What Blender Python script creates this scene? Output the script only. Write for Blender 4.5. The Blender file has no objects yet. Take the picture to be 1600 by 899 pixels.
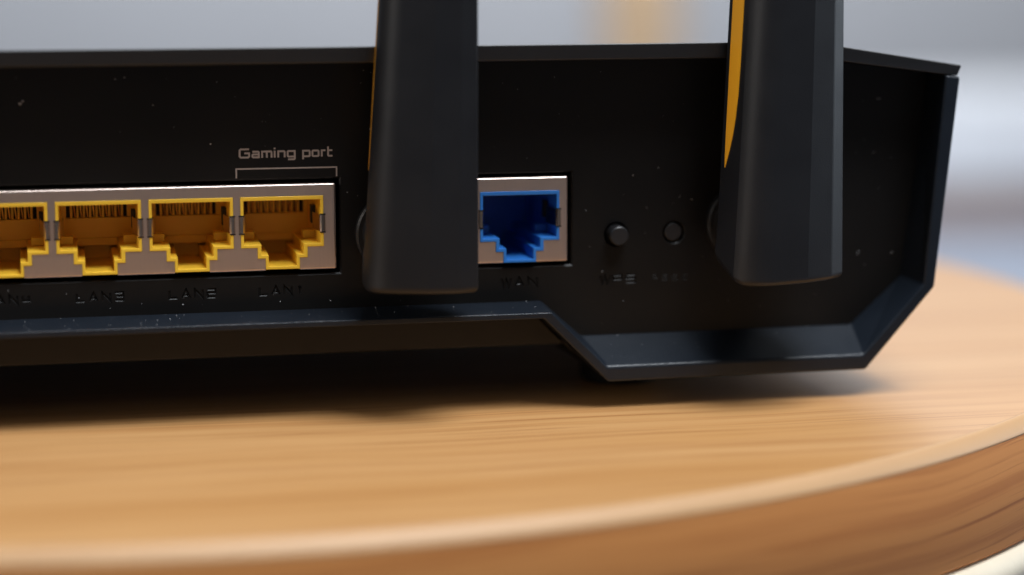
import bpy, bmesh, math, random
from mathutils import Vector, Matrix

random.seed(7)
S = 0.001                       # everything is measured in millimetres
D = bpy.data
SC = bpy.context.scene
COL = SC.collection

# ------------------------------------------------------------------ camera
cam_d = D.cameras.new("camera")
cam_d.sensor_width = 36.0
cam_d.lens = 76.5
cam_d.clip_start = 0.02
cam_d.clip_end = 50.0
cam_d.dof.use_dof = True
cam_d.dof.focus_distance = 0.340
cam_d.dof.aperture_fstop = 6.0
cam = D.objects.new("camera", cam_d)
COL.objects.link(cam)
cam.location = (-0.04346, -0.33628, 0.07548)
cam.rotation_euler = (math.radians(90 - 9.35), 0, math.radians(-12.0))
SC.camera = cam

# ------------------------------------------------------------------ world and lamps
w = D.worlds.new("World")
SC.world = w
w.use_nodes = True
w.node_tree.nodes["Background"].inputs[0].default_value = (1.0, 0.93, 0.87, 1)
w.node_tree.nodes["Background"].inputs[1].default_value = 0.085

def area(name, loc, target, size, power, col, size_y=None):
    l = D.lights.new(name, 'AREA')
    l.energy = power; l.color = col
    l.shape = 'RECTANGLE'; l.size = size; l.size_y = size_y or size
    o = D.objects.new(name, l); COL.objects.link(o)
    o.location = loc
    o.rotation_euler = (Vector(target) - Vector(loc)).to_track_quat('-Z', 'Y').to_euler()
    return o

area("overhead_lamp", (0.26, -0.36, 1.12), (0.02, 0.0, 0.0), 0.55, 22.5, (0.90, 0.95, 1.0))
area("right_fill", (1.05, 0.06, 0.26), (0.02, 0.0, 0.03), 0.5, 3.6, (0.78, 0.89, 1.0))  # added cool fill for the antenna's right facets, no known window
area("left_fill", (-1.15, -0.30, 0.50), (0.03, 0.0, 0.04), 0.5, 5.5, (1.0, 0.95, 0.90))  # added fill from the left to brighten the orange stripe
area("background_fill", (0.9, 2.4, 1.75), (0.9, 3.0, -0.5), 2.0, 100.0, (0.90, 0.95, 1.0))  # added fill for the wall and cabinet, its source is unseen

SC.view_settings.view_transform = 'Standard'
SC.view_settings.look = 'None'
SC.view_settings.exposure = 0.0
SC.view_settings.gamma = 1.0
SC.view_settings.use_curve_mapping = False
SC.cycles.max_bounces = 8
SC.cycles.use_denoising = True

# ------------------------------------------------------------------ materials
def mat(name, col, rough=0.5, metal=0.0, bump=0.0, bscale=4000.0, var=0.0, vscale=60.0,
        spec=0.5, stretch=None, coat=0.0, rvar=0.0):
    m = D.materials.new(name); m.use_nodes = True
    nt = m.node_tree; n = nt.nodes; L = nt.links
    b = n["Principled BSDF"]
    b.inputs["Base Color"].default_value = (*col, 1)
    b.inputs["Roughness"].default_value = rough
    b.inputs["Metallic"].default_value = metal
    b.inputs["Specular IOR Level"].default_value = spec
    b.inputs["Coat Weight"].default_value = coat
    tc = n.new("ShaderNodeTexCoord")
    mp = n.new("ShaderNodeMapping"); L.new(tc.outputs["Object"], mp.inputs[0])
    if stretch: mp.inputs["Scale"].default_value = stretch
    if var:
        nz = n.new("ShaderNodeTexNoise"); nz.inputs["Scale"].default_value = vscale
        nz.inputs["Detail"].default_value = 5
        L.new(mp.outputs[0], nz.inputs[0])
        mx = n.new("ShaderNodeMix"); mx.data_type = 'RGBA'
        mx.inputs["A"].default_value = (*[c * (1 - var) for c in col], 1)
        mx.inputs["B"].default_value = (*[min(1, c * (1 + var)) for c in col], 1)
        L.new(nz.outputs[0], mx.inputs["Factor"]); L.new(mx.outputs["Result"], b.inputs["Base Color"])
        if rvar:
            mr = n.new("ShaderNodeMapRange")
            mr.inputs["From Min"].default_value = .3; mr.inputs["From Max"].default_value = .7
            mr.inputs["To Min"].default_value = rough - rvar; mr.inputs["To Max"].default_value = rough + rvar
            L.new(nz.outputs[0], mr.inputs[0]); L.new(mr.outputs[0], b.inputs["Roughness"])
    if bump:
        nb = n.new("ShaderNodeTexNoise"); nb.inputs["Scale"].default_value = bscale
        nb.inputs["Detail"].default_value = 3
        L.new(mp.outputs[0], nb.inputs[0])
        bp = n.new("ShaderNodeBump"); bp.inputs["Strength"].default_value = bump
        bp.inputs["Distance"].default_value = 0.0001
        L.new(nb.outputs[0], bp.inputs["Height"]); L.new(bp.outputs[0], b.inputs["Normal"])
    return m

def wood_mat(name, c1, c2, c3, rough=0.38, coat=0.25, around=False):
    m = D.materials.new(name); m.use_nodes = True
    nt = m.node_tree; n = nt.nodes; L = nt.links
    b = n["Principled BSDF"]
    tc = n.new("ShaderNodeTexCoord")
    src = tc.outputs["Object"]
    if around:                   # grain that follows the rim: (arc length, height, radius)
        sp = n.new("ShaderNodeSeparateXYZ"); L.new(src, sp.inputs[0])
        at = n.new("ShaderNodeMath"); at.operation = 'ARCTAN2'
        L.new(sp.outputs[1], at.inputs[0]); L.new(sp.outputs[0], at.inputs[1])
        ml = n.new("ShaderNodeMath"); ml.operation = 'MULTIPLY'; ml.inputs[1].default_value = 0.19
        L.new(at.outputs[0], ml.inputs[0])
        ln = n.new("ShaderNodeVectorMath"); ln.operation = 'LENGTH'; L.new(src, ln.inputs[0])
        cb = n.new("ShaderNodeCombineXYZ")
        L.new(ml.outputs[0], cb.inputs[0]); L.new(sp.outputs[2], cb.inputs[1])
        src = cb.outputs[0]
    # slow warp so that the grain lines wander
    wn = n.new("ShaderNodeTexNoise"); wn.inputs["Scale"].default_value = 9.0; wn.inputs["Detail"].default_value = 2
    L.new(src, wn.inputs[0])
    wm = n.new("ShaderNodeVectorMath"); wm.operation = 'MULTIPLY_ADD'
    wm.inputs[1].default_value = (0.0, 0.012, 0.004)
    L.new(wn.outputs["Color"], wm.inputs[0]); L.new(src, wm.inputs[2])
    def noise(sc, det, rgh=0.6):
        mp = n.new("ShaderNodeMapping"); mp.inputs["Scale"].default_value = sc
        mp.inputs["Rotation"].default_value = (0, 0, math.radians(-2.5))
        L.new(wm.outputs[0], mp.inputs[0])
        z = n.new("ShaderNodeTexNoise"); z.inputs["Scale"].default_value = 1.0
        z.inputs["Detail"].default_value = det; z.inputs["Roughness"].default_value = rgh
        L.new(mp.outputs[0], z.inputs[0]); return z
    broad = noise((5, 55, 0), 3)
    fine = noise((7, 430, 0), 5, 0.68)
    pores = noise((16, 1300, 0), 3)
    r1 = n.new("ShaderNodeValToRGB")
    r1.color_ramp.elements[0].position = 0.30; r1.color_ramp.elements[0].color = (*c1, 1)
    r1.color_ramp.elements[1].position = 0.70; r1.color_ramp.elements[1].color = (*c2, 1)
    L.new(broad.outputs[0], r1.inputs[0])
    r2 = n.new("ShaderNodeValToRGB")
    r2.color_ramp.elements[0].position = 0.40; r2.color_ramp.elements[0].color = (*c3, 1)
    r2.color_ramp.elements[1].position = 0.53; r2.color_ramp.elements[1].color = (1, 1, 1, 1)
    L.new(fine.outputs[0], r2.inputs[0])
    mx = n.new("ShaderNodeMix"); mx.data_type = 'RGBA'; mx.blend_type = 'MULTIPLY'
    mx.inputs["Factor"].default_value = 0.62
    L.new(r1.outputs[0], mx.inputs["A"]); L.new(r2.outputs[0], mx.inputs["B"])
    r3 = n.new("ShaderNodeValToRGB")      # fine dark pore lines
    r3.color_ramp.elements[0].position = 0.34; r3.color_ramp.elements[0].color = (0.62, 0.48, 0.36, 1)
    r3.color_ramp.elements[1].position = 0.44; r3.color_ramp.elements[1].color = (1, 1, 1, 1)
    L.new(pores.outputs[0], r3.inputs[0])
    m2 = n.new("ShaderNodeMix"); m2.data_type = 'RGBA'; m2.blend_type = 'MULTIPLY'; m2.inputs["Factor"].default_value = 0.7
    L.new(mx.outputs["Result"], m2.inputs["A"]); L.new(r3.outputs[0], m2.inputs["B"])
    L.new(m2.outputs["Result"], b.inputs["Base Color"])
    b.inputs["Roughness"].default_value = rough
    b.inputs["Coat Weight"].default_value = coat
    b.inputs["Coat Roughness"].default_value = 0.30
    bp = n.new("ShaderNodeBump"); bp.inputs["Strength"].default_value = 0.25; bp.inputs["Distance"].default_value = 0.0001
    L.new(pores.outputs[0], bp.inputs["Height"]); L.new(bp.outputs[0], b.inputs["Normal"])
    return m

M = {
    'panel':  mat("black_panel_plastic", (0.0060, 0.0054, 0.0052), 0.44, bump=0.10, bscale=5200, var=0.12, vscale=45, rvar=0.09, spec=0.28),
    'rim':    mat("textured_rim_plastic", (0.0088, 0.0124, 0.0186), 0.33, bump=0.60, bscale=4300, var=0.10, vscale=150, rvar=0.04, spec=0.36),
    'cover':  mat("cover_plastic", (0.0075, 0.0070, 0.0070), 0.46, bump=0.25, bscale=4600, var=0.1, vscale=120),
    'case':   mat("case_plastic", (0.0070, 0.0055, 0.0048), 0.42, spec=0.36, bump=0.2, bscale=4600, var=0.1, vscale=120),
    'ant':    mat("antenna_plastic", (0.0090, 0.0096, 0.0118), 0.41, bump=0.22, bscale=5200, var=0.08, vscale=140, rvar=0.04, spec=0.36),
    'joint':  mat("joint_plastic", (0.012, 0.012, 0.013), 0.35, var=0.1),
    'button': mat("button_plastic", (0.015, 0.0145, 0.016), 0.42, bump=0.15, bscale=5000, var=0.1),
    'orange': mat("orange_stripe_paint", (0.90, 0.42, 0.018), 0.42, var=0.04, vscale=200),
    'yellow': mat("yellow_port_plastic", (0.90, 0.56, 0.045), 0.34, var=0.04, vscale=300),
    'blue':   mat("blue_port_plastic", (0.030, 0.20, 0.64), 0.34, var=0.04, vscale=300),
    'steel':  mat("brushed_port_steel", (0.80, 0.65, 0.575), 0.36, metal=1.0, bump=0.012, bscale=1.0, var=0.045, vscale=1.0, stretch=(7000, 800, 160), rvar=0.015),
    'tab':    mat("spring_tab_steel", (0.66, 0.55, 0.48), 0.2, metal=1.0, var=0.1, vscale=900),
    'gold':   mat("contact_gold", (0.50, 0.30, 0.11), 0.35, metal=1.0, var=0.1, vscale=900),
    'dark':   mat("recess_shade", (0.012, 0.008, 0.005), 0.6, var=0.1),  # shade of slots and recesses put into the colour
    'print':  mat("printed_grey_ink", (0.36, 0.30, 0.27), 0.55, var=0.10, vscale=2500),
    'rubber': mat("foot_rubber", (0.012, 0.012, 0.012), 0.8, var=0.1),
    'dust':   mat("dust_fibre", (0.42, 0.42, 0.43), 0.9, var=0.3, vscale=900),
    'wood':   wood_mat("table_wood", (0.485, 0.242, 0.082), (0.555, 0.305, 0.124), (0.76, 0.65, 0.54), rough=0.46, coat=0.18),
    'edge':   wood_mat("table_edge_wood", (0.55, 0.205, 0.048), (0.64, 0.272, 0.076), (0.72, 0.60, 0.48), around=True, coat=0.0, rough=0.7),
    'trim':   mat("table_trim_wood", (0.50, 0.29, 0.138), 0.5, bump=0.15, bscale=900, var=0.07, vscale=70),
    'cream':  mat("cream_rattan", (0.66, 0.58, 0.45), 0.6, bump=0.5, bscale=700, var=0.10, vscale=130),
    'wall':   mat("wall_paint", (0.445, 0.45, 0.475), 0.8, var=0.04, vscale=3),
    'floor':  mat("floor_covering", (0.30, 0.33, 0.40), 0.7, var=0.08, vscale=6),
    'white':  mat("cabinet_white", (0.80, 0.81, 0.84), 0.5, var=0.03, vscale=4),
    'brown':  mat("cabinet_base_wood", (0.47, 0.355, 0.31), 0.6, var=0.15, vscale=8, stretch=(1, 6, 12)),
    'vase':   mat("vase_glaze", (0.52, 0.36, 0.22), 0.45, var=0.12, vscale=12),
}

# ------------------------------------------------------------------ helpers
def link(name, me, material, parent=None, loc=None):
    o = D.objects.new(name, me)
    if material is not None and not me.materials: me.materials.append(material)
    COL.objects.link(o)
    if loc: o.location = [c * S for c in loc]
    if parent is not None:
        o.parent = parent
    return o

def mesh(name, verts, faces, smooth=False):
    me = D.meshes.new(name)
    me.from_pydata([(x * S, y * S, z * S) for x, y, z in verts], [], faces)
    bm = bmesh.new(); bm.from_mesh(me)
    bmesh.ops.recalc_face_normals(bm, faces=bm.faces)
    bm.to_mesh(me); bm.free()
    if smooth:
        for p in me.polygons: p.use_smooth = True
    return me

def bevel(o, width, seg=2, angle=30):
    b = o.modifiers.new("bevel", 'BEVEL'); b.width = width * S; b.segments = seg
    b.limit_method = 'ANGLE'; b.angle_limit = math.radians(angle)
    return o

def tag(o, label=None, cat=None, group=None, kind=None):
    if label: o["label"] = label
    if cat: o["category"] = cat
    if group: o["group"] = group
    if kind: o["kind"] = kind
    return o

def empty(name, loc, parent=None):
    o = D.objects.new(name, None); COL.objects.link(o)
    o.empty_display_size = 0.01
    o.location = [c * S for c in loc]
    if parent: o.parent = parent
    return o

class MB:
    """collects shapes (in millimetres) for one mesh"""
    def __init__(s): s.v = []; s.f = []
    def add(s, v, f):
        k = len(s.v); s.v += list(v); s.f += [tuple(i + k for i in q) for q in f]
    def box(s, x0, x1, y0, y1, z0, z1):
        s.add([(x0, y0, z0), (x1, y0, z0), (x1, y1, z0), (x0, y1, z0), (x0, y0, z1), (x1, y0, z1), (x1, y1, z1), (x0, y1, z1)],
              [(0, 3, 2, 1), (4, 5, 6, 7), (0, 1, 5, 4), (1, 2, 6, 5), (2, 3, 7, 6), (3, 0, 4, 7)])
    def prism(s, a, ya, b, yb):
        """outline a at depth ya joined to outline b at depth yb, both capped; outlines are (x, z)"""
        n = len(a)
        s.add([(x, ya, z) for x, z in a] + [(x, yb, z) for x, z in b],
              [tuple(range(n)), tuple(range(2 * n - 1, n - 1, -1))] + [(i, n + i, n + (i + 1) % n, (i + 1) % n) for i in range(n)])
    def lathe_y(s, cx, cz, prof, n=48, cap=True):
        """prof: list of (radius, y) around an axis along y"""
        v = []; f = []
        for r, y in prof:
            for k in range(n):
                a = 2 * math.pi * k / n
                v.append((cx + r * math.cos(a), y, cz + r * math.sin(a)))
        for j in range(len(prof) - 1):
            for k in range(n):
                f.append((j * n + k, j * n + (k + 1) % n, (j + 1) * n + (k + 1) % n, (j + 1) * n + k))
        if cap:
            f.append(tuple(range(n))); f.append(tuple(range((len(prof) - 1) * n, len(prof) * n)))
        s.add(v, f)
    def lathe_z(s, cx, cy, prof, n=64, cap=True):
        v = []; f = []
        for r, z in prof:
            for k in range(n):
                a = 2 * math.pi * k / n
                v.append((cx + r * math.cos(a), cy + r * math.sin(a), z))
        for j in range(len(prof) - 1):
            for k in range(n):
                f.append((j * n + k, j * n + (k + 1) % n, (j + 1) * n + (k + 1) % n, (j + 1) * n + k))
        if cap:
            f.append(tuple(range(n))); f.append(tuple(range((len(prof) - 1) * n, len(prof) * n)))
        s.add(v, f)
    def build(s, name, material, parent=None, loc=None, smooth=False):
        return link(name, mesh(name, s.v, s.f, smooth), material, parent, loc)

def stroke(pts, h, closed=False):
    """mitred left and right offset lines of a polyline"""
    n = len(pts); Lf = []; Rt = []
    for i in range(n):
        p = Vector(pts[i])
        a = Vector(pts[i - 1]) if (i > 0 or closed) else None
        b = Vector(pts[(i + 1) % n]) if (i < n - 1 or closed) else None
        d1 = (p - a).normalized() if a is not None else None
        d2 = (b - p).normalized() if b is not None else None
        if d1 is None: d1 = d2
        if d2 is None: d2 = d1
        n1 = Vector((-d1.y, d1.x)); n2 = Vector((-d2.y, d2.x))
        m = (n1 + n2).normalized()
        k = h / max(0.35, m.dot(n1))
        Lf.append(p + m * k); Rt.append(p - m * k)
    return Lf, Rt

def stroke_quads(pts, h, closed=False):
    Lf, Rt = stroke(pts, h, closed)
    n = len(pts); out = []
    for i in range(n if closed else n - 1):
        j = (i + 1) % n
        out.append([tuple(Lf[i]), tuple(Lf[j]), tuple(Rt[j]), tuple(Rt[i])])
    return out

def boolean_cut(o, cutters):
    """cuts the cutter meshes out of o and bakes the result into its mesh"""
    tmp = []
    for c in cutters:
        co = link("cutter", mesh("cutter", c.v, c.f), None); tmp.append(co)
        b = o.modifiers.new("cut", 'BOOLEAN'); b.operation = 'DIFFERENCE'; b.object = co
        b.solver = 'EXACT'; b.use_self = True
    dg = bpy.context.evaluated_depsgraph_get(); dg.update()
    me = D.meshes.new_from_object(o.evaluated_get(dg))
    o.modifiers.clear(); o.data = me
    for c in tmp: D.objects.remove(c, do_unlink=True)
    return o

# ================================================================== SETTING
FLOOR_Z = -500.0
b = MB(); b.add([(-6000, -3000, FLOOR_Z), (8000, -3000, FLOOR_Z), (8000, 4300, FLOOR_Z), (-6000, 4300, FLOOR_Z)], [(0, 1, 2, 3)])
tag(b.build("floor", M['floor']), kind="structure")
b = MB(); b.box(-6000, 8000, 4300, 4400, FLOOR_Z, 2400)
tag(b.build("wall", M['wall']), kind="structure")

# low white cabinet far behind the table
cab = tag(empty("low_cabinet", (900, 3690, FLOOR_Z)), "long low white cabinet on a brown wooden base, far out of focus behind the router", "cabinet")
b = MB(); b.box(-2600, 2600, -140, 200, 0.5, 88); bevel(b.build("plinth", M['brown'], cab), 4)
b = MB(); b.box(-2620, 2620, -158, 210, 88.5, 262); bevel(b.build("cabinet_body", M['white'], cab), 5)
for k in range(6):
    b = MB(); b.box(-430, 430, -172, -159, 102, 252)
    if k == 0: door = b.build("cabinet_door", M['white'], cab, (-2165, 0, 0)); bevel(door, 3)
    else:
        d2 = door.copy(); COL.objects.link(d2); d2.location = ((-2165 + 866 * k) * S, 0, 0)

# orange vase on the cabinet, only a warm blur in the picture
b = MB(); b.lathe_z(0, 0, [(48, 0), (60, 12), (74, 90), (78, 180), (70, 270), (52, 340), (40, 380), (44, 410), (38, 410), (34, 380), (44, 330), (50, 200), (40, 20)], 48)
va = b.build("vase", M['vase'], None, (1062, 3690, FLOOR_Z + 262.5), True)
tag(va, "tall orange vase on the cabinet, a warm blur above the router's top edge", "vase")

# ------------------------------------------------------------------ the round table
TC = (-20.0, 91.3)
TA, TB = 181.3, 163.9
table = tag(empty("round_table", (TC[0], TC[1], FLOOR_Z)), "round wooden table top with rounded edge and cream rim carrying the black router", "table")
def disc(prof, n=192):
    """prof: list of (inset, z); z measured from the floor"""
    v = []; f = []
    for ins, z in prof:
        for k in range(n):
            a = 2 * math.pi * k / n
            v.append(((TA - ins) * math.cos(a), (TB - ins) * math.sin(a), z))
    for j in range(len(prof) - 1):
        for k in range(n):
            f.append((j * n + k, j * n + (k + 1) % n, (j + 1) * n + (k + 1) % n, (j + 1) * n + k))
    f.append(tuple(range(n))); f.append(tuple(range((len(prof) - 1) * n, len(prof) * n)))
    m = MB(); m.add(v, f); return m
H = -FLOOR_Z
o = disc([(2.2, H), (2.2, H - 2.2)]).build("table_top", M['wood'], table)
def hoop(prof, name, material, nn=192):
    v = []; f = []
    for ins, z in prof:
        for k in range(nn):
            a = 2 * math.pi * k / nn
            v.append(((TA - ins) * math.cos(a), (TB - ins) * math.sin(a), z))
    for j in range(len(prof)):
        for k in range(nn):
            f.append((j * nn + k, j * nn + (k + 1) % nn, ((j + 1) % len(prof)) * nn + (k + 1) % nn, ((j + 1) % len(prof)) * nn + k))
    m = MB(); m.add(v, f)
    return m.build(name, material, table, None, True)
hoop([(2.19, H - 2.3), (2.19, H - 0.01), (1.9, H - 0.06), (1.35, H - 0.42), (0.75, H - 1.05), (0.25, H - 1.65), (0.02, H - 2.1), (0.0, H - 2.3)], "edge_trim", M['trim'])
prof = [(6.0, H - 2.34), (0.05, H - 2.34), (0.02, H - 2.5), (0.05, H - 8), (0.15, H - 19.4), (0.9, H - 20.3), (6.0, H - 20.3)]
hoop(prof, "edge_band", M['edge'])
def ring(z0, z1, out):
    zc = (z0 + z1) / 2; hh = (z1 - z0) / 2
    return [(12, z1)] + [(-out + hh - hh * math.cos(t), zc + hh * math.sin(t)) for t in [math.radians(a) for a in range(80, -81, -16)]] + [(12, z0)]
o = disc(ring(H - 26.2, H - 20.5, 1.8)).build("rim_band", M['cream'], table)
for p in o.data.polygons: p.use_smooth = len(p.vertices) == 4
o = disc(ring(H - 33.0, H - 26.4, 1.8)).build("rim_band", M['cream'], table)
for p in o.data.polygons: p.use_smooth = len(p.vertices) == 4
o = disc([(10, H - 33.2), (10, 40), (14, 0.5)]).build("drum_base", M['cream'], table)
for p in o.data.polygons: p.use_smooth = len(p.vertices) == 4

# ================================================================== THE ROUTER
RO = (-41.0, 70.0, 0.0)
router = tag(empty("router", RO), "black wireless router with yellow and blue network ports standing on the table", "router")
ROOT = (-RO[0], -RO[1], -RO[2])      # children are modelled in place and shifted back
def part(mb, name, material, smooth=False):
    return mb.build(name, material, router, ROOT, smooth)
XM = -41.0
def mirror(pts): return [(2 * XM - x, z) for x, z in reversed(pts)]

# --- outlines (x, z) taken along the right half and mirrored
FI = [(97.6, 52.35), (94.9, 18.40), (84.8, 7.15), (41.80, 6.95), (32.80, 16.02)]
FO = [(100.1, 52.05), (96.8, 17.9), (85.3, 4.62), (42.0, 4.45), (31.45, 15.02)]
RI = [(97.9, 52.45), (94.0, 18.6), (85.5, 10.75), (39.3, 10.65), (32.75, 16.55)]
FI += mirror(FI); FO += mirror(FO); RI += mirror(RI)

# rim frame: a closed section (front inner, front outer, rear outer, rear inner) along the outline
n = len(FI)
v = [(x, -8.0, z) for x, z in FI] + [(x, -8.0, z) for x, z in FO] + [(x, 3.0, z) for x, z in FO] + [(x, 0.0, z) for x, z in RI] + [(x, 3.0, z) for x, z in RI]
f = []
for i in range(n - 1):
    j = i + 1
    f += [(i, j, n + j, n + i), (n + i, n + j, 2 * n + j, 2 * n + i), (3 * n + i, 3 * n + j, j, i), (4 * n + i, 4 * n + j, 3 * n + j, 3 * n + i), (2 * n + i, 2 * n + j, 4 * n + j, 4 * n + i)]
for i in (0, n - 1):
    f.append((i, n + i, 2 * n + i, 4 * n + i, 3 * n + i))
m = MB(); m.add(v, f)
bevel(part(m, "rim_frame", M['rim']), 0.40, 4, 20)

# --- back panel with its cut-outs
PX = [(74.0, 55.3), (97.2, 52.35), (97.6, 51.0), (94.3, 18.5), (85.6, 10.55), (39.2, 10.45), (32.7, 16.35)]
PX = PX + mirror(PX)
pm = MB(); pm.prism(PX, 0.0, PX, 1.6)
def rect(x0, x1, z0, z1, g=0.0): return [(x0 - g, z0 - g), (x1 + g, z0 - g), (x1 + g, z1 + g), (x0 - g, z1 + g)]
c_ports = MB()
LANCUT = (-59.4, 0.40, 22.20, 37.10); WANCUT = (20.6, 37.72, 22.30, 37.20)
for (x0, x1, z0, z1) in (LANCUT, WANCUT):
    c_ports.prism(rect(x0, x1, z0, z1), -1, rect(x0, x1, z0, z1), 3)
c_cham = MB()
for (x0, x1, z0, z1) in (LANCUT, WANCUT):
    c_cham.prism(rect(x0, x1, z0, z1, 1.06), -0.8, rect(x0, x1, z0, z1, -0.1), 0.36)
for (cx, cz, rr) in ((45.18, 26.95, 1.93), (54.80, 27.05, 1.80)):
    c_ports.lathe_y(cx, cz, [(rr, -1), (rr, 3)], 40)
    c_cham.lathe_y(cx, cz, [(rr + 1.15, -1), (rr - 0.1, 0.25)], 40)

# engraved letters
GLYPH = {
    'L': [[(0, 1), (0, 0), (1, 0)]],
    'A': [[(0, 0), (.5, 1), (1, 0)], [(.22, .36), (.78, .36)]],
    'N': [[(0, 0), (0, 1), (1, 0), (1, 1)]],
    '1': [[(.45, 0), (.45, 1)], [(.2, .82), (.45, 1)]],
    '2': [[(0, 1), (1, 1), (1, .52), (0, .52), (0, 0), (1, 0)]],
    '3': [[(0, 1), (1, 1), (1, 0), (0, 0)], [(.2, .52), (1, .52)]],
    '4': [[(0, 1), (0, .33), (1, .33)], [(.8, 1), (.8, 0)]],
    'W': [[(0, 1), (.25, 0), (.5, .85), (.75, 0), (1, 1)]],
    'P': [[(0, 0), (0, 1), (1, 1), (1, .45), (0, .45)]],
    'S': [[(1, 1), (0, 1), (0, .52), (1, .52), (1, 0), (0, 0)]],
    'R': [[(0, 0), (0, 1), (1, 1), (1, .45), (0, .45)], [(.4, .45), (1, 0)]],
    'E': [[(1, 1), (0, 1), (0, 0), (1, 0)], [(0, .52), (.85, .52)]],
    'T': [[(0, 1), (1, 1)], [(.5, 1), (.5, 0)]],
}
c_text = MB()
def engrave(word, x0, x1, z, h, depth=0.15, up=0.05):
    adv = (x1 - x0 + 0.55) / len(word); gw = adv - 0.55
    for i, ch in enumerate(word):
        g = gw * (1.12 if ch == 'W' else 1.0)
        for pl in GLYPH[ch]:
            pts = [(x0 + i * adv + 0.12 + px * (g - 0.24), z + 0.12 + pz * (h - 0.24)) for px, pz in pl]
            for a, q in zip(stroke_quads(pts, 0.30), stroke_quads(pts, 0.07)):
                # wide mouth in front of the face, narrow groove floor
                c_text.prism(a, -0.12, [(u, t + up) for u, t in q], depth)
engrave("LAN4", -54.40, -47.15, 18.85, 1.45)
engrave("LAN3", -40.45, -33.19, 18.85, 1.45)
engrave("LAN2", -26.34, -19.04, 18.87, 1.45)
engrave("LAN1", -12.38, -5.16, 18.90, 1.45)
engrave("WAN", 26.13, 32.22, 18.92, 1.55)
engrave("WPS", 42.38, 48.48, 18.96, 1.45)
engrave("RESET", 51.1, 59.0, 19.15, 1.15, 0.03, 0.0)
panel = link("back_panel", mesh("back_panel", pm.v, pm.f), M['panel'], router, ROOT)
# cut in place, then move back under the router
panel.parent = None; panel.location = (0, 0, 0)
boolean_cut(panel, [c_ports, c_cham, c_text])
panel.parent = router; panel.location = [c * S for c in ROOT]

# --- top cover: bevelled roof edge that overhangs the recessed panel
TOPF = [(100.25, 53.9), (74.5, 58.0)]; BOTF = [(99.75, 52.15), (74.5, 55.45)]
top = TOPF + mirror(TOPF); bot = BOTF + mirror(BOTF)
v = [(x, -8.2, z) for x, z in top] + [(x, -7.7, z) for x, z in bot] + [(x * 0.97 + XM * 0.03, 150.0, z - 13.5) for x, z in top] + [(x, 3.0, z) for x, z in bot] \
    + [(x * 0.97 + XM * 0.03, 150.0, z - 16) for x, z in bot]
k = len(top); f = []
for i in range(k - 1):
    j = i + 1
    f += [(i, j, k + j, k + i), (i, j, 2 * k + j, 2 * k + i), (k + i, k + j, 3 * k + j, 3 * k + i), (3 * k + i, 3 * k + j, 4 * k + j, 4 * k + i), (2 * k + i, 2 * k + j, 4 * k + j, 4 * k + i)]
for i in (0, k - 1): f.append((i, k + i, 3 * k + i, 4 * k + i, 2 * k + i))
m = MB(); m.add(v, f)
bevel(part(m, "top_cover", M['cover']), 0.30, 3, 20)

# --- lower case: shell behind the panel, with the set-back wall under the port ledge
CO = [(99.0, 52.0), (96.2, 18.0), (84.9, 5.0), (42.3, 4.9), (37.3, 9.25)]
CO = CO + mirror(CO); k = len(CO)
v = [(x, 3.0, z) for x, z in CO] + [(x * 0.965 + XM * 0.035, 148.0, min(z, 40) if z != 9.25 else 4.0) for x, z in CO]
f = [(i, i + 1, k + i + 1, k + i) for i in range(k - 1)] + [tuple(range(k, 2 * k))]
m = MB(); m.add(v, f)
o = part(m, "lower_case", M['case'])
sd = o.modifiers.new("shell", 'SOLIDIFY'); sd.thickness = 1.0 * S; sd.offset = 0
m = MB()
WL = [(31.0, 15.4), (36.9, 9.25)]; WL = WL + mirror(WL)
m.prism(WL, 0.6, WL, 3.2)
bevel(part(m, "ledge_wall", M['case']), 0.25, 2, 20)

for (x, y) in ((50.0, 16.0), (-132.0, 16.0), (76.0, 122.0), (-158.0, 122.0)):
    m = MB(); m.lathe_z(x, y, [(6.2, 0.02), (6.6, 0.6), (6.6, 5.6)], 32)
    part(m, "foot", M['rubber'], False)

# --- port shields
def jack_outer(g=0.0):
    return [(-6.45 - g, 0 + g), (6.45 + g, 0 + g), (6.45 + g, -8.0 - g), (3.9 + g, -8.0 - g), (3.9 + g, -9.7 - g), (2.66 + g, -9.7 - g), (2.66 + g, -11.45 - g),
            (-2.66 - g, -11.45 - g), (-2.66 - g, -9.7 - g), (-3.9 - g, -9.7 - g), (-3.9 - g, -8.0 - g), (-6.45 - g, -8.0 - g)]
JIN = [(-5.98, -0.62), (5.98, -0.62), (5.98, -7.48), (3.30, -7.48), (3.30, -9.12), (2.20, -9.12), (2.20, -10.95),
       (-2.20, -10.95), (-2.20, -9.12), (-3.30, -9.12), (-3.30, -7.48), (-5.98, -7.48)]
LAN_X = [-8.63, -22.65, -36.70, -50.75]; LAN_Z = 34.55
WAN_X = 29.18; WAN_Z = 34.42

def shield(name, x0, x1, z0, z1, jacks):
    m = MB(); m.box(x0, x1, -0.45, 22.5, z0, z1)
    o = m.build(name, M['steel'])
    bevel(o, 0.34, 4, 30)
    cuts = MB()
    for jx, jz in jacks:
        # the lower step of the opening runs out through the bottom edge of the plate
        q = [(jx + x, jz + (z if z > -11 else -12.5)) for x, z in jack_outer(0.03)]
        cuts.prism(q, -2, q, 21.5)
    boolean_cut(o, [cuts])
    o.parent = router; o.location = [c * S for c in ROOT]
    return o
shield("lan_shield", -58.6, -0.20, 22.85, 36.45, [(x, LAN_Z) for x in LAN_X])
shield("wan_shield", 21.35, 37.05, 22.88, 36.65, [(WAN_X, WAN_Z)])

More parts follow.
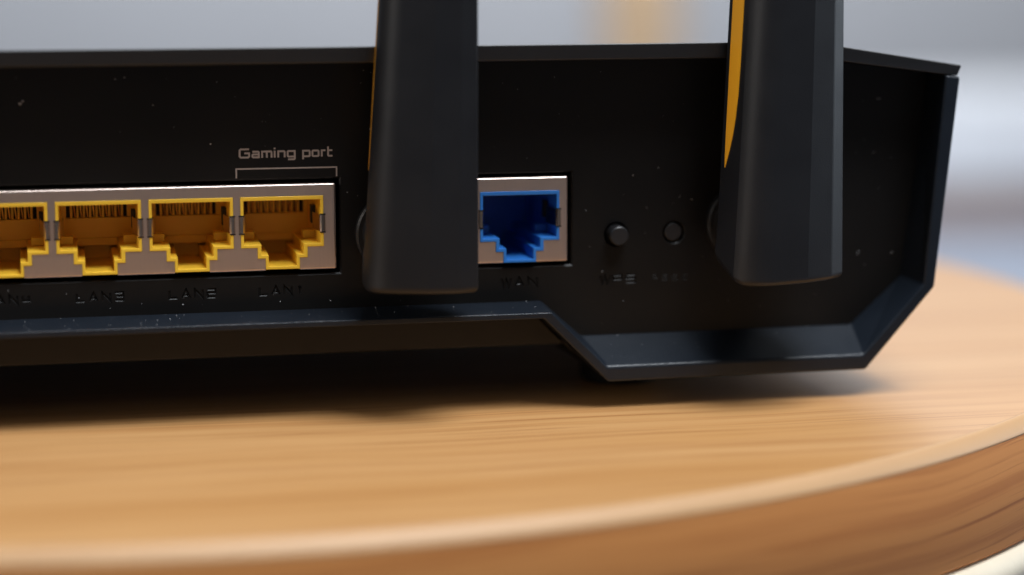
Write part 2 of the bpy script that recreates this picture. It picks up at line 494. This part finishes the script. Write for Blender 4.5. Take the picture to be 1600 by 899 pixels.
# --- port inserts (modelled once, origin at the middle of the top edge)
def insert_mesh(name, y0=-0.62, yb=14.4, comb=True):
    O = jack_outer(); n = len(O)
    # the bay narrows a little towards its back
    JB = [(x * 0.915, z) for x, z in JIN]
    v = [(x, y0, z) for x, z in O] + [(x, y0, z) for x, z in JIN] + [(x, yb, z) for x, z in JB] + [(x, yb + 0.8, z) for x, z in O]
    f = []
    for i in range(n):
        j = (i + 1) % n
        f += [(i, j, n + j, n + i), (n + i, n + j, 2 * n + j, 2 * n + i), (i, j, 3 * n + j, 3 * n + i)]
    f.append(tuple(range(2 * n, 3 * n)))
    f.append(tuple(range(3 * n, 4 * n)))
    m = MB(); m.add(v, f)
    # back wall of the upper bay, hanging above the latch pocket, and the two corner blocks
    if comb:
        m.box(-5.6, 5.6, 12.6, 13.6, -7.47, -4.25)
        m.box(-3.2, 3.2, 12.6, 13.6, -8.7, -7.48)
    m.box(-5.85, -3.85, 5.4, 7.5, -7.46, -6.2)
    m.box(3.85, 5.85, 5.4, 7.5, -7.46, -6.2)
    # comb that parts the contacts
    for k in range(11 if comb else 0):
        x = -4.95 + k * 0.99
        if k == 0: m.box(x - 0.65, x + 0.2, 12.6, 13.4, -4.24, -0.63)
        elif k == 10: m.box(x - 0.2, x + 0.65, 12.6, 13.4, -4.24, -0.63)
        else: m.box(x - 0.2, x + 0.2, 12.6, 13.4, -4.24, -0.63)
    return mesh(name, m.v, m.f)
contact_mb = MB()
cp = [(12.6, -1.2), (11.9, -2.0), (12.7, -4.1)]
for a, b2 in zip(cp, cp[1:]):
    contact_mb.add([(-.12, a[0], a[1]), (.12, a[0], a[1]), (.34, b2[0], b2[1]), (.10, b2[0], b2[1]),
                    (-.12, a[0] + .2, a[1] + .05), (.12, a[0] + .2, a[1] + .05), (.34, b2[0] + .2, b2[1] + .05), (.10, b2[0] + .2, b2[1] + .05)],
                   [(0, 1, 2, 3), (4, 7, 6, 5), (0, 4, 5, 1), (1, 5, 6, 2), (2, 6, 7, 3), (3, 7, 4, 0)])
contact_me = mesh("contact", contact_mb.v, contact_mb.f); contact_me.materials.append(M['gold'])
contact_dark = mesh("contact", contact_mb.v, contact_mb.f); contact_dark.materials.append(M['dark'])
def tab_mesh(s):
    # spring finger bent from the shield round the plastic and into the bay
    prof = [(6.62, -0.52), (6.45, -0.80), (6.10, -0.86), (5.86, -0.60), (5.62, 1.0), (5.20, 3.6), (5.40, 4.4)]
    th = 0.14; m = MB(); v = []; f = []
    for x, y in prof:
        for z in (-3.05, -5.65):
            v.append((s * x, y, z)); v.append((s * (x + th), y + th * 0.6, z))
    for i in range(len(prof) - 1):
        a, c = i * 4, i * 4 + 4
        f += [(a, a + 2, c + 2, c), (a + 1, c + 1, c + 3, a + 3), (a, c, c + 1, a + 1), (a + 2, a + 3, c + 3, c + 2)]
    f += [(0, 1, 3, 2), (len(v) - 4, len(v) - 2, len(v) - 1, len(v) - 3)]
    m.add(v, f); me = mesh("spring_tab", m.v, m.f); me.materials.append(M['tab']); return me
tabs = (tab_mesh(-1), tab_mesh(1))
comb_shade_mb = MB(); comb_shade_mb.box(-5.4, 5.4, 13.45, 13.58, -4.23, -0.64)  # dark plate behind the comb, shade of its gaps put into the colour
comb_shade_me = mesh("comb_shade", comb_shade_mb.v, comb_shade_mb.f); comb_shade_me.materials.append(M['dark'])

def port(name, me, x, z, label, ncon=8):
    o = D.objects.new(name, me); COL.objects.link(o); o.parent = router
    o.location = ((x + ROOT[0]) * S, ROOT[1] * S, (z + ROOT[2]) * S)
    bevel(o, 0.09, 2, 40)
    o["label"] = label
    if ncon: link("comb_shade", comb_shade_me, None, o)
    for t in tabs: link("spring_tab", t, None, o)
    for k in range(ncon):
        link("contact", contact_me if name == 'lan_port' else contact_dark, None, o, (-3.465 + k * 0.99 - 0.1, 0, 0))
    # solid dark boxes put the shade of side slot and tab notches into colour
    sl = MB(); sl.box(5.15, 5.80, 4.7, 6.6, -5.0, -2.2)
    for sx in (-1, 1):
        for zc in (-2.95, -5.76):
            sl.box(min(sx * 5.9, sx * 6.75), max(sx * 5.9, sx * 6.75), -0.66, -0.3, zc - 0.10, zc + 0.10)
    sl.build("slot_shade", M['dark'], o)
    return o
lan_me = insert_mesh("lan_port"); lan_me.materials.append(M['yellow'])
wan_me = insert_mesh("wan_port", yb=19.5, comb=False); wan_me.materials.append(M['blue'])
for x, l in zip(LAN_X, ("yellow network port under the printed words", "second yellow network port from the right", "third yellow network port from the right", "yellow network port cut by the left edge of the picture")):
    port("lan_port", lan_me, x, LAN_Z, l)
port("wan_port", wan_me, WAN_X, WAN_Z, "single blue network port", 0)

# --- buttons
m = MB(); m.lathe_y(45.18, 26.95, [(1.62, 6), (1.62, -1.75), (1.52, -2.05), (1.34, -2.2)], 40)
bt = part(m, "button", M['button'], False); bt["label"] = "raised round button beside the blue port"
m = MB(); m.lathe_y(54.80, 27.05, [(1.50, 6), (1.50, 0.55), (1.42, 0.35), (1.30, 0.28)], 40)
bt = part(m, "button", M['button'], False); bt["label"] = "recessed round button between the raised button and the antenna"

# --- printed words and bracket
pr = MB(); lay = [0]
def ink(pts, h=0.138, closed=False, z0=0.0):
    for q in stroke_quads(pts, h, closed):
        lay[0] += 1
        y = -0.020 - 0.0006 * lay[0]
        pr.prism(q, y, q, -0.004)
T0 = -15.10; kx = 14.5 / 1290.0
def bx(a, c): return T0 + (a - 120) * kx + .125, T0 + (c - 120) * kx - .125
ZB = 40.55 + .125; XH = 0.86; CH = 1.26; DE = -0.42
def P2(l): return [(x, ZB + z) for x, z in l]
x0, x1 = bx(120, 272); xm = (x0 + x1) / 2
ink(P2([(x1, CH), (x0 + .15, CH), (x0, CH - .15), (x0, .15), (x0 + .15, 0), (x1 - .15, 0), (x1, .15), (x1, .64), (xm, .64)]))
x0, x1 = bx(295, 405)
ink(P2([(x0, XH), (x1 - .1, XH), (x1, XH - .1), (x1, 0), (x0 + .1, 0), (x0, .1), (x0, .34), (x0 + .1, .44), (x1 - .05, .44)]))
x0, x1 = bx(428, 580); xm = (x0 + x1) / 2
ink(P2([(x0, -.1), (x0, XH), (x1 - .1, XH), (x1, XH - .1), (x1, -.1)])); ink(P2([(xm, -.1), (xm, XH - .12)]))
x0, x1 = bx(597, 627); xm = (x0 + x1) / 2
ink(P2([(xm, -.1), (xm, XH + .1)])); ink(P2([(xm, CH - .08), (xm, CH + .18)]))
x0, x1 = bx(650, 760)
ink(P2([(x0, -.1), (x0, XH), (x1 - .1, XH), (x1, XH - .1), (x1, -.1)]))
x0, x1 = bx(780, 900)
ink(P2([(x1 - .1, 0), (x0 + .1, 0), (x0, .1), (x0, XH - .1), (x0 + .1, XH), (x1, XH), (x1, DE + .1), (x1 - .1, DE), (x0 + .05, DE)]))
x0, x1 = bx(993, 1107)
ink(P2([(x0, DE - .05), (x0, XH), (x1 - .1, XH), (x1, XH - .1), (x1, .1), (x1 - .1, 0), (x0 + .14, 0)]))
x0, x1 = bx(1123, 1230)
ink(P2([(x0 + .1, 0), (x0, .1), (x0, XH - .1), (x0 + .1, XH), (x1 - .1, XH), (x1, XH - .1), (x1, .1), (x1 - .1, 0)]), closed=True)
x0, x1 = bx(1252, 1318)
ink(P2([(x0, -.1), (x0, XH), (x1 + .08, XH)]))
x0, x1 = bx(1340, 1413)
ink(P2([(x0, CH + .18), (x0, .1), (x0 + .1, 0), (x1 + .1, 0)])); ink(P2([(x0 + .13, XH), (x1 + .1, XH)]))
part(pr, "printed_words", M['print'])
pr = MB(); lay[0] = 0
ink([(-15.55, 37.46), (-15.55, 38.90), (0.03, 38.88), (0.03, 37.44)], 0.115)
part(pr, "printed_bracket", M['print'])

# --- antennas
def az(d): return math.radians(d)
def section():
    """cross-section seen from above, starting at the rear left corner; -y faces the camera"""
    p = [(0.0, 0.0)]
    for L, a in ((5.5, -90), (.95, -76), (.95, -66), (.95, -56), (.95, -46), (.95, -36), (.95, -26), (.95, -16), (5.4, -7), (4.5, 6), (3.0, 24), (6.6, 88)):
        # a facet whose normal points to azimuth a runs along (cos a, sin a)
        x, y = p[-1]
        p.append((x + L * math.cos(az(a)), y + L * math.sin(az(a))))
    p.append((p[-1][0] - 1.6, 0.9)); p.append((1.2, 0.9))
    return p
SEC = section()
XR = max(x for x, y in SEC)
def antenna_mesh():
    n = len(SEC); rings = []
    yf = min(y for x, y in SEC)
    def ring(z, s, ins, rise=0.0):
        # s scales the width about the right edge; ins pulls the outline in
        cx = XR - XR * s * 0.5; cy = -4.2
        out = []
        for x, y in SEC:
            X = XR - (XR - x) * s; Y = y
            kx_ = 1 - ins / (XR * s * 0.5); ky_ = 1 - ins / 4.6
            Z = z + rise * max(0.0, (y - yf - 3.4)) ** 1.25
            out.append((cx + (X - cx) * kx_, cy + (Y - cy) * ky_, Z))
        return out
    for z, ins, rise in ((-7.9, 0.7, .24), (-7.75, 0.35, .27), (-7.4, 0.1, .30), (-7.0, 0.0, .32), (-3.0, 0, .12), (2.5, 0, 0)):
        rings.append(ring(z, 1.08 - 0.0041 * (z + 7), ins, rise))
    for z in (12, 24, 40, 60, 85, 110, 128):
        rings.append(ring(z, 1.08 - 0.0041 * (z + 7), 0))
    rings.append(ring(131.5, 0.45, 0.8)); rings.append(ring(132.5, 0.44, 2.0))
    v = [p for r_ in rings for p in r_]; f = []
    for j in range(len(rings) - 1):
        for i in range(n):
            f.append((j * n + i, j * n + (i + 1) % n, (j + 1) * n + (i + 1) % n, (j + 1) * n + i))
    f.append(tuple(range(n))); f.append(tuple(range((len(rings) - 1) * n, len(rings) * n)))
    me = mesh("antenna", v, f, True); me.set_sharp_from_angle(angle=math.radians(12)); me.materials.append(M['ant']); return me
ANT = antenna_mesh()
def left_x(z): return XR - XR * (1.08 - 0.0041 * (z + 7))
def stripe_mesh():
    # orange inlay on the left flank: pointed at its lower end, 0.12 mm proud
    pts = [(10.2, -1.35, -1.45), (13.0, -1.25, -2.5), (15.5, -1.2, -3.2), (18.0, -1.2, -3.65), (21.5, -1.2, -4.05), (27, -1.15, -4.2), (40, -1.1, -4.25), (60, -1.1, -4.3), (85, -1.1, -4.3), (110, -1.1, -4.2), (122, -1.2, -3.6), (126, -1.6, -2.2)]
    v = []; f = []
    for z, ya, yb in pts:
        x = left_x(z)
        v += [(x - 0.10, ya, z), (x - 0.10, yb, z), (x + 0.3, ya, z), (x + 0.3, yb, z)]
    for i in range(len(pts) - 1):
        a, c = i * 4, i * 4 + 4
        f += [(a, c, c + 1, a + 1), (a + 2, a + 3, c + 3, c + 2), (a, a + 2, c + 2, c), (a + 1, c + 1, c + 3, a + 3)]
    f += [(0, 1, 3, 2), (len(v) - 4, len(v) - 2, len(v) - 1, len(v) - 3)]
    me = mesh("side_stripe", v, f); me.materials.append(M['orange']); return me
STRIPE = stripe_mesh()
hub_mb = MB(); hub_mb.lathe_y(0, 0, [(6.5, 1.0), (6.5, -1.3), (6.2, -1.7), (5.55, -1.7), (5.45, -2.0), (5.45, -5.0), (4.9, -5.4), (4.6, -8.5)], 56)
HUB = mesh("swivel_joint", hub_mb.v, hub_mb.f); HUB.materials.append(M['joint'])
def antenna(xr, y, rot, lean, sx, jx, label):
    # origin: right edge of the foot of the blade, 7.9 mm above its lower end
    o = D.objects.new("antenna", ANT); COL.objects.link(o); o.parent = router
    R = Matrix.Rotation(math.radians(lean), 4, 'Y') @ Matrix.Rotation(math.radians(rot), 4, 'Z')
    loc = Vector(((xr + ROOT[0]) * S, (y + ROOT[1]) * S, 28.75 * S))
    o.matrix_local = Matrix.Translation(loc) @ R @ Matrix.Diagonal((sx, 1, 1, 1)) @ Matrix.Translation((-XR * S, 0, 0))
    bevel(o, 0.22, 2, 16)
    o["label"] = label
    link("side_stripe", STRIPE, None, o)
    h = D.objects.new("swivel_joint", HUB); COL.objects.link(h); h.parent = router
    h.location = ((jx + ROOT[0]) * S, ROOT[1] * S, 28.3 * S)
antenna(20.95, -7.2, -8.5, 0.0, 0.965, 9.3, "antenna standing between the yellow ports and the blue port")
antenna(76.4, -5.2, 15.0, -1.2, 1.0, 66.6, "antenna at the right with a broad orange stripe")

# --- dust specks and fibres on the plastic
ds = MB()
def speck(x, y, z, s, kind):
    if kind == 0:
        v = []
        for k in range(4):
            a = k * math.pi / 2 + random.random()
            v.append((x + s * math.cos(a) * random.uniform(.5, 1), y, z + s * math.sin(a) * random.uniform(.5, 1)))
        v.append((x, y - s * 0.6, z)); v.append((x, y + s * .2, z))
        ds.add(v, [(0, 1, 4), (1, 2, 4), (2, 3, 4), (3, 0, 4), (1, 0, 5), (2, 1, 5), (3, 2, 5), (0, 3, 5)])
    else:
        a = random.uniform(0, 6.28); L = s * random.uniform(2.5, 5); t = s * 0.22
        d = Vector((math.cos(a), 0, math.sin(a))); nn = Vector((-d.z, 0, d.x)) * t
        p0 = Vector((x, y, z)); p1 = p0 + d * L * .5 + nn; p2 = p0 + d * L + nn * random.uniform(-3, 3)
        for q0, q1 in ((p0, p1), (p1, p2)):
            ds.add([tuple(q0 - nn), tuple(q1 - nn), tuple(q1 + nn), tuple(q0 + nn), tuple(q0 + Vector((0, -t, 0))), tuple(q1 + Vector((0, -t, 0)))],
                   [(0, 1, 5, 4), (3, 4, 5, 2), (0, 3, 2, 1)])
def free(x, z):
    return not (-60.5 < x < 1.5 and 21 < z < 38.2) and not (19.5 < x < 39 and 21 < z < 38.2)
c = 0
while c < 115:
    x = random.uniform(-58, 93); z = random.uniform(11.5, 54)
    if z < 17.3 and x < 39.5: continue
    if not free(x, z): continue
    if x > 38 and z < 15 and random.random() < .4: continue
    speck(x, -0.03, z, random.choice((.05, .06, .07, .09, .11, .16)) , 0 if random.random() < .72 else 1); c += 1
speck(-47.8, -0.05, 49.6, 0.34, 0); speck(-47.4, -0.05, 49.9, 0.26, 0)
for i in range(60):      # on the ledge under the yellow ports
    t = random.random(); x = random.uniform(-56, 31)
    speck(x, -7.2 * t - .3, 16.55 - 0.53 * t + .04, random.choice((.05, .06, .08, .12)), 0 if random.random() < .6 else 1)
for i in range(26):      # on the sloping ledge at the right
    t = random.random(); x = random.uniform(43, 83)
    speck(x, -7.2 * t - .3, 10.7 - 3.65 * t + .05, random.choice((.05, .07, .09, .12)), 0 if random.random() < .6 else 1)
o = part(ds, "dust", M['dust']); o["kind"] = "stuff"
